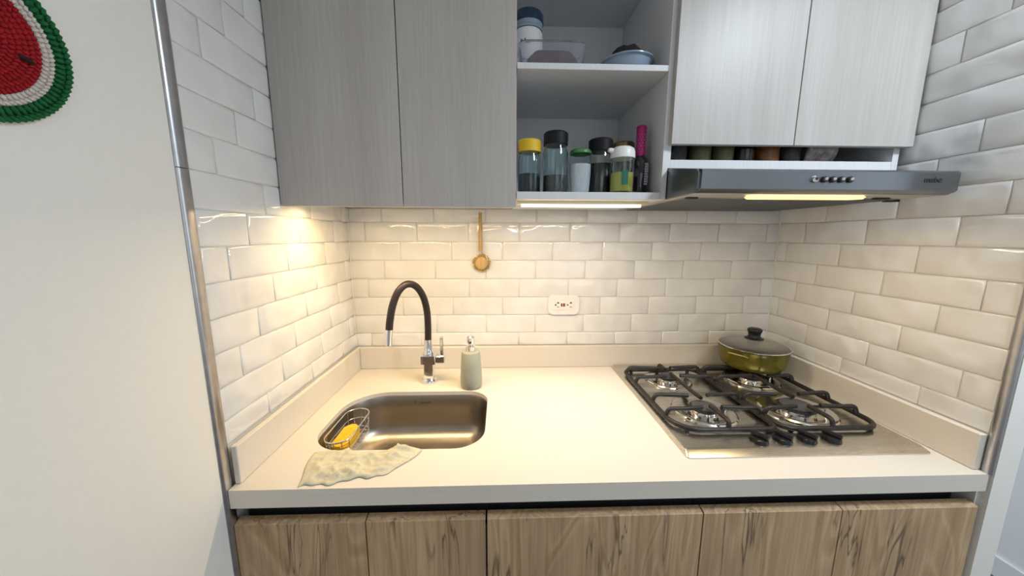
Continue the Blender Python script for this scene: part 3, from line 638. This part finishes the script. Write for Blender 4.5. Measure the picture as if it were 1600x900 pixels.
# ------------------------------------------------------------------ jars on the lower shelf
SZ = Z0+0.6845
def jar(label, x, y, r, h, lid_mat, lid_h, lid_r, content, fill, gm='glass', neck=None, seg=28):
    t = thing('jar', label, 'jar', (x, y, SZ), group='jars on the lower open shelf'); n = neck or r*0.86; hb = h-lid_h; th = 0.0022
    sh = hb*0.84
    outp = [(0, 0.0004), (r*0.92, 0.0004), (r, 0.006), (r, sh), (n, hb*0.95), (n, hb)]
    inp = [(n-th, hb), (n-th, hb*0.95), (r-th, sh), (r-th, 0.008), (r*0.9, 0.004), (0, 0.004)]
    finish('glass_body', lathe(B(), outp+inp, seg), gm, t, smooth=True, angle=50)
    fh = 0.005+(sh-0.005)*fill
    finish('contents', lathe(B(), [(0, 0.0045), (r*0.88, 0.0045), (r-th-0.0006, 0.0085), (r-th-0.0006, fh), (0, fh+0.001)], seg), content, t, smooth=True, angle=40)
    finish('lid', lathe(B(), [(0, h), (lid_r*0.9, h), (lid_r, h-0.004), (lid_r, hb+0.0006), (lid_r-0.003, hb+0.0006), (0, hb+0.0006)], seg), lid_mat, t, smooth=True, angle=40)
    return t
jar('glass jar with yellow lid and dark contents on the lower shelf', 0.6985, -0.352, 0.0330, 0.152, 'lid_yellow', 0.034, 0.0345, 'coffee', 0.55, 'glass_teal')
jar('tallest glass jar with black lid, half full of dark grains', 0.7760, -0.352, 0.0375, 0.175, 'lid_black', 0.036, 0.0360, 'pepper', 0.42, 'glass_teal')
jar('glass jar with broad black lid right of the green-lidded one', 0.9180, -0.326, 0.0360, 0.164, 'lid_black', 0.036, 0.0365, 'grounds', 0.85)
jar('dark jar with black and gold lid behind the oil cruet', 1.0100, -0.262, 0.0345, 0.172, 'lid_gold', 0.034, 0.0350, 'coffee', 0.95)
# green lidded container (bulging sides)
t = thing('salt_container', 'pale container with green lid full of white grains', 'container', (0.8510, -0.352, SZ))
o1 = [(0, 0.0004), (0.027, 0.0004), (0.0305, 0.008), (0.0335, 0.06), (0.0335, 0.09), (0.0300, 0.115)]
finish('body', lathe(B(), o1+[(r-0.002, z) for r, z in o1[:0:-1]]+[(0, 0.003)], 28), 'glass_frost', t, smooth=True, angle=50)
finish('contents', lathe(B(), [(0, 0.004), (0.0245, 0.004), (0.028, 0.010), (0.031, 0.06), (0.031, 0.085), (0, 0.087)], 28), 'salt', t, smooth=True)
finish('lid', lathe(B(), [(0.0315, 0.1155), (0.0315, 0.123), (0.028, 0.127), (0.008, 0.1285), (0, 0.1285)], 28), 'lid_green', t, smooth=True, angle=50)
# oil cruet with white pouring top
t = thing('oil_cruet', 'glass oil cruet with white pouring top', 'cruet', (0.9660, -0.386, SZ))
o1 = [(0, 0.0004), (0.032, 0.0004), (0.0345, 0.004), (0.0345, 0.096)]
finish('glass_body', lathe(B(), o1+[(r-0.002, z) for r, z in o1[:0:-1]]+[(0, 0.003)], 28), 'glass', t, smooth=True, angle=50)
finish('oil', lathe(B(), [(0, 0.004), (0.030, 0.004), (0.0318, 0.007), (0.0318, 0.056), (0, 0.056)], 28), 'oil', t, smooth=True, angle=50)
bm = lathe(B(), [(0, 0.128), (0.024, 0.128), (0.031, 0.123), (0.0345, 0.113), (0.035, 0.0965), (0, 0.0965)], 28)
tube(bm, [(-0.024, -0.004, 0.116), (-0.038, -0.006, 0.1185), (-0.044, -0.007, 0.1195)], [0.008, 0.007, 0.005], 10); finish('pouring_top', bm, 'plastic_white', t, smooth=True, angle=50)
bm = B(); c1 = [[bm.verts.new((0.03475*math.sin(a), -0.03475*math.cos(a), z)) for z in (0.020, 0.060)] for a in [-0.30+0.50*k/6 for k in range(7)]]
for p, q in zip(c1, c1[1:]): bm.faces.new((p[0], q[0], q[1], p[1]))
finish('refracted_green', bm, 'oil_green', t, smooth=True)  # green patch standing in for colour refracted through the glass
# bottle
t = thing('bottle', 'dark bottle with pink foil neck at the shelf end', 'bottle', (1.0360, -0.340, SZ))
finish('glass_body', lathe(B(), [(0, 0.0004), (0.022, 0.0004), (0.0245, 0.005), (0.0245, 0.095), (0.021, 0.106), (0.0145, 0.113), (0.0135, 0.120), (0, 0.120)], 28), 'wine_glass_dark', t, smooth=True, angle=60)
fo = finish('foil_neck', lathe(B(), [(0.0142, 0.114), (0.0150, 0.122), (0.0142, 0.150), (0.0146, 0.186), (0.0150, 0.198), (0.012, 0.201), (0, 0.201)], 24), 'foil_pink', t, smooth=True, angle=50)
bm = B()
for k in range(7):
    for q in range(10):
        a = 2*PI*(q+0.5*(k % 2))/10; rr = 0.0149
        lathe(bm, [(0, 0.0015), (0.0012, 0), (0, -0.0015)], 4, center=(rr*math.cos(a), rr*math.sin(a), 0.126+k*0.008))
o = finish('foil_dots', bm, 'foil_dot', fo); o['kind'] = 'stuff'
bm = B()
for k in range(9): box(bm, 0.004, 0.0145+0.001*(k % 2), -0.0243, -0.0232, 0.028+k*0.0072, 0.0335+k*0.0072)
o = finish('side_lettering', bm, 'label_print', t); o.rotation_euler = (0, 0, math.radians(6))

# ------------------------------------------------------------------ upper shelf
SZ2 = Z0+1.019
t = thing('canister', 'white canister with dark blue lid on the upper shelf', 'canister', (0.7000, -0.235, SZ2))
finish('body', lathe(B(), [(0, 0.0004), (0.042, 0.0004), (0.045, 0.006), (0.045, 0.160), (0.042, 0.166), (0, 0.166)], 32), 'jar_white', t, smooth=True, angle=50)
finish('lid_band', lathe(B(), [(0.0445, 0.1665), (0.0445, 0.174), (0.0455, 0.175), (0.0455, 0.187), (0, 0.187)], 32), 'lid_pale', t, smooth=True, angle=40)
finish('lid', lathe(B(), [(0.0475, 0.1875), (0.0475, 0.210), (0.043, 0.217), (0, 0.219)], 32), 'lid_teal', t, smooth=True, angle=40)
sc = [(-0.026, 0.090), (-0.023, 0.103), (-0.021, 0.092), (-0.018, 0.099), (-0.015, 0.091), (-0.012, 0.104), (-0.010, 0.091), (-0.006, 0.096), (-0.003, 0.090), (0.004, 0.093)]
finish('handwriting', tube(B(), smoothpts([(x, -math.sqrt(0.0456**2-x*x), z+0.028) for x, z in sc], 3), 0.0009, 5), 'ink', t)
t = thing('food_box', 'clear plastic food box with brown block inside on the upper shelf', 'food box', (0.7600, -0.345, SZ2))
def rl(w, d, z, r): return [(x, y, z) for x, y in rrect(-w, w, -d, d, r, 5)]
loft(bm := B(), [rl(0.078, 0.036, 0.0005, 0.022), rl(0.086, 0.044, 0.004, 0.026), rl(0.094, 0.050, 0.062, 0.028), rl(0.098, 0.053, 0.063, 0.03), rl(0.098, 0.053, 0.0655, 0.03), rl(0.0915, 0.0475, 0.0655, 0.026), rl(0.084, 0.042, 0.0055, 0.024)], cap0=True, cap1=True)
finish('box', bm, 'plastic_haze', t, smooth=True, angle=40)
loft(bm := B(), [rl(0.070, 0.030, 0.0065, 0.015), rl(0.072, 0.032, 0.030, 0.012), rl(0.050, 0.026, 0.052, 0.010), rl(0.040, 0.020, 0.056, 0.010)], cap0=True, cap1=True)
finish('brown_block', bm, 'panela', t)
t = thing('food_bowl', 'shallow bluish bowl heaped with dark dried food on the upper shelf', 'bowl', (0.9830, -0.328, SZ2))
finish('bowl', lathe(B(), [(0, 0.0005), (0.052, 0.0005), (0.058, 0.006), (0.070, 0.036), (0.078, 0.038), (0.078, 0.041), (0.068, 0.040), (0.056, 0.009), (0.048, 0.004), (0, 0.004)], 36), 'plastic_blue', t, smooth=True, angle=50)
bm = bmesh.new(); bmesh.ops.create_icosphere(bm, subdivisions=3, radius=1.0)
for v in bm.verts:
    c = v.co.copy(); n = mnoise.noise(c*3.1)*0.3; v.co = Vector((c.x*0.056*(1+n*0.5), c.y*0.056*(1+n*0.5), 0.044+max(-0.3, c.z)*0.036*(1+n)))
finish('dried_food', bm, 'dried_fruit', t, smooth=True, angle=0)

# ------------------------------------------------------------------ jars in the gap under the right doors
for i, (x, r, mt, lab) in enumerate(((1.130, 0.028, 'grounds', 'blackish spice jar, first from the left under the pale doors'), (1.200, 0.030, 'olive_jar', 'olive spice jar under the pale doors above the hood'), (1.268, 0.030, 'olive_jar', 'second, wider-set olive spice jar beside the clear one above the hood'), (1.334, 0.028, 'glass', 'clear empty glass spice jar above the hood'), (1.402, 0.032, 'amber', 'amber jar standing in the gap above the hood'), (1.470, 0.028, 'brown_jar', 'brown jar right of the amber one above the hood'))):
    t = thing('spice_jar', lab, 'jar', (x, -0.372, Z0+0.7745), group='spice jars in the gap above the hood')
    if mt == 'glass': finish('body', lathe(B(), [(0, 0.0004), (r*0.95, 0.0004), (r, 0.004), (r, 0.075), (r-0.002, 0.075), (r-0.002, 0.005), (0, 0.004)], 20), mt, t, smooth=True, angle=50)
    else: finish('body', lathe(B(), [(0, 0.0004), (r*0.95, 0.0004), (r, 0.004), (r, 0.068), (r*0.85, 0.075), (0, 0.075)], 20), mt, t, smooth=True, angle=50)
    finish('cap', lathe(B(), [(r*0.92, 0.0755), (r*0.92, 0.092), (0, 0.093)], 20), 'lid_black', t, smooth=True, angle=40)
bm = B(); G = []
for j in range(9):
    row = []
    for i in range(13):
        u, v = i/12, j/8; row.append(bm.verts.new((-0.045+0.09*u, -0.022*math.sin(PI*v*0.9)+0.006*mnoise.noise(Vector((u*5, v*5, 2))), 0.0008+0.085*v)))
    G.append(row)
for j in range(8):
    for i in range(12): bm.faces.new((G[j][i], G[j][i+1], G[j+1][i+1], G[j+1][i]))
o = finish('snack_bag', bm, 'bag_print', None, (1.575, -0.352, Z0+0.7745), smooth=True, angle=0); tag(o, 'crinkled printed packet in the gap above the hood', 'packet')
md = o.modifiers.new('thickness', 'SOLIDIFY'); md.thickness = 0.012

# ------------------------------------------------------------------ crocheted watermelon pot holder on the painted wall
ph = thing('pot_holder', 'round crocheted watermelon pot holder on the white wall', 'pot holder', (0.0, -0.960, Z0+0.797))
def stitches(name, mat, r0, r1, rounds, z, tilt=0.5, size=0.0042):
    bm = B()
    for k in range(rounds):
        rr = r0+(r1-r0)*(k+0.5)/rounds; n = max(6, int(2*PI*rr/(size*1.35)))
        for q in range(n):
            a = 2*PI*(q+0.5*(k % 2))/n
            M = Matrix.Rotation(a, 4, 'X') @ Matrix.Translation((z+random.uniform(-.0004, .0004), rr, 0)) @ Matrix.Rotation(tilt*(1 if k % 2 else -1)*0.8+0.5, 4, 'X') @ Matrix.Diagonal((size*0.75, (r1-r0)/rounds*0.66, size*0.62, 1))
            bmesh.ops.create_icosphere(bm, subdivisions=1, radius=1.0, matrix=M)
    bm2 = bm
    o = finish(name, bm2, mat, ph, smooth=True, angle=0); o['kind'] = 'stuff'; return o
def disc(nm, r0, r1, x0, x1, mat):
    bm = lathe(B(), [(r0, x0), (r1, x0), (r1, x1), (r0, x1)] if r0 else [(0, x0), (r1, x0), (r1, x1), (0, x1)], 48, close=bool(r0)); bmesh.ops.rotate(bm, verts=bm.verts[:], matrix=Matrix.Rotation(PI/2, 3, 'Y')); return finish(nm, bm, mat, ph)
disc('red_backing', 0, 0.0715, 0.0008, 0.0045, 'yarn_red'); disc('white_backing', 0.0718, 0.0845, 0.0008, 0.0045, 'yarn_white'); disc('green_backing', 0.0848, 0.1015, 0.0008, 0.0045, 'yarn_green')
stitches('red_stitches', 'yarn_red', 0.002, 0.0715, 11, 0.005)
stitches('white_stitches', 'yarn_white', 0.0715, 0.0845, 2, 0.0052)
stitches('green_stitches', 'yarn_green', 0.0845, 0.1035, 2, 0.0062, size=0.0052)
for a in (-16, 60, 132, 205, 280):
    bm = bmesh.new(); bmesh.ops.create_icosphere(bm, subdivisions=2, radius=1.0, matrix=Matrix.Rotation(math.radians(a), 4, 'X') @ Matrix.Translation((0.0085, 0.055, 0)) @ Matrix.Diagonal((0.0022, 0.008, 0.0036, 1)))
    finish('seed', bm, 'yarn_black', ph, smooth=True, angle=0)
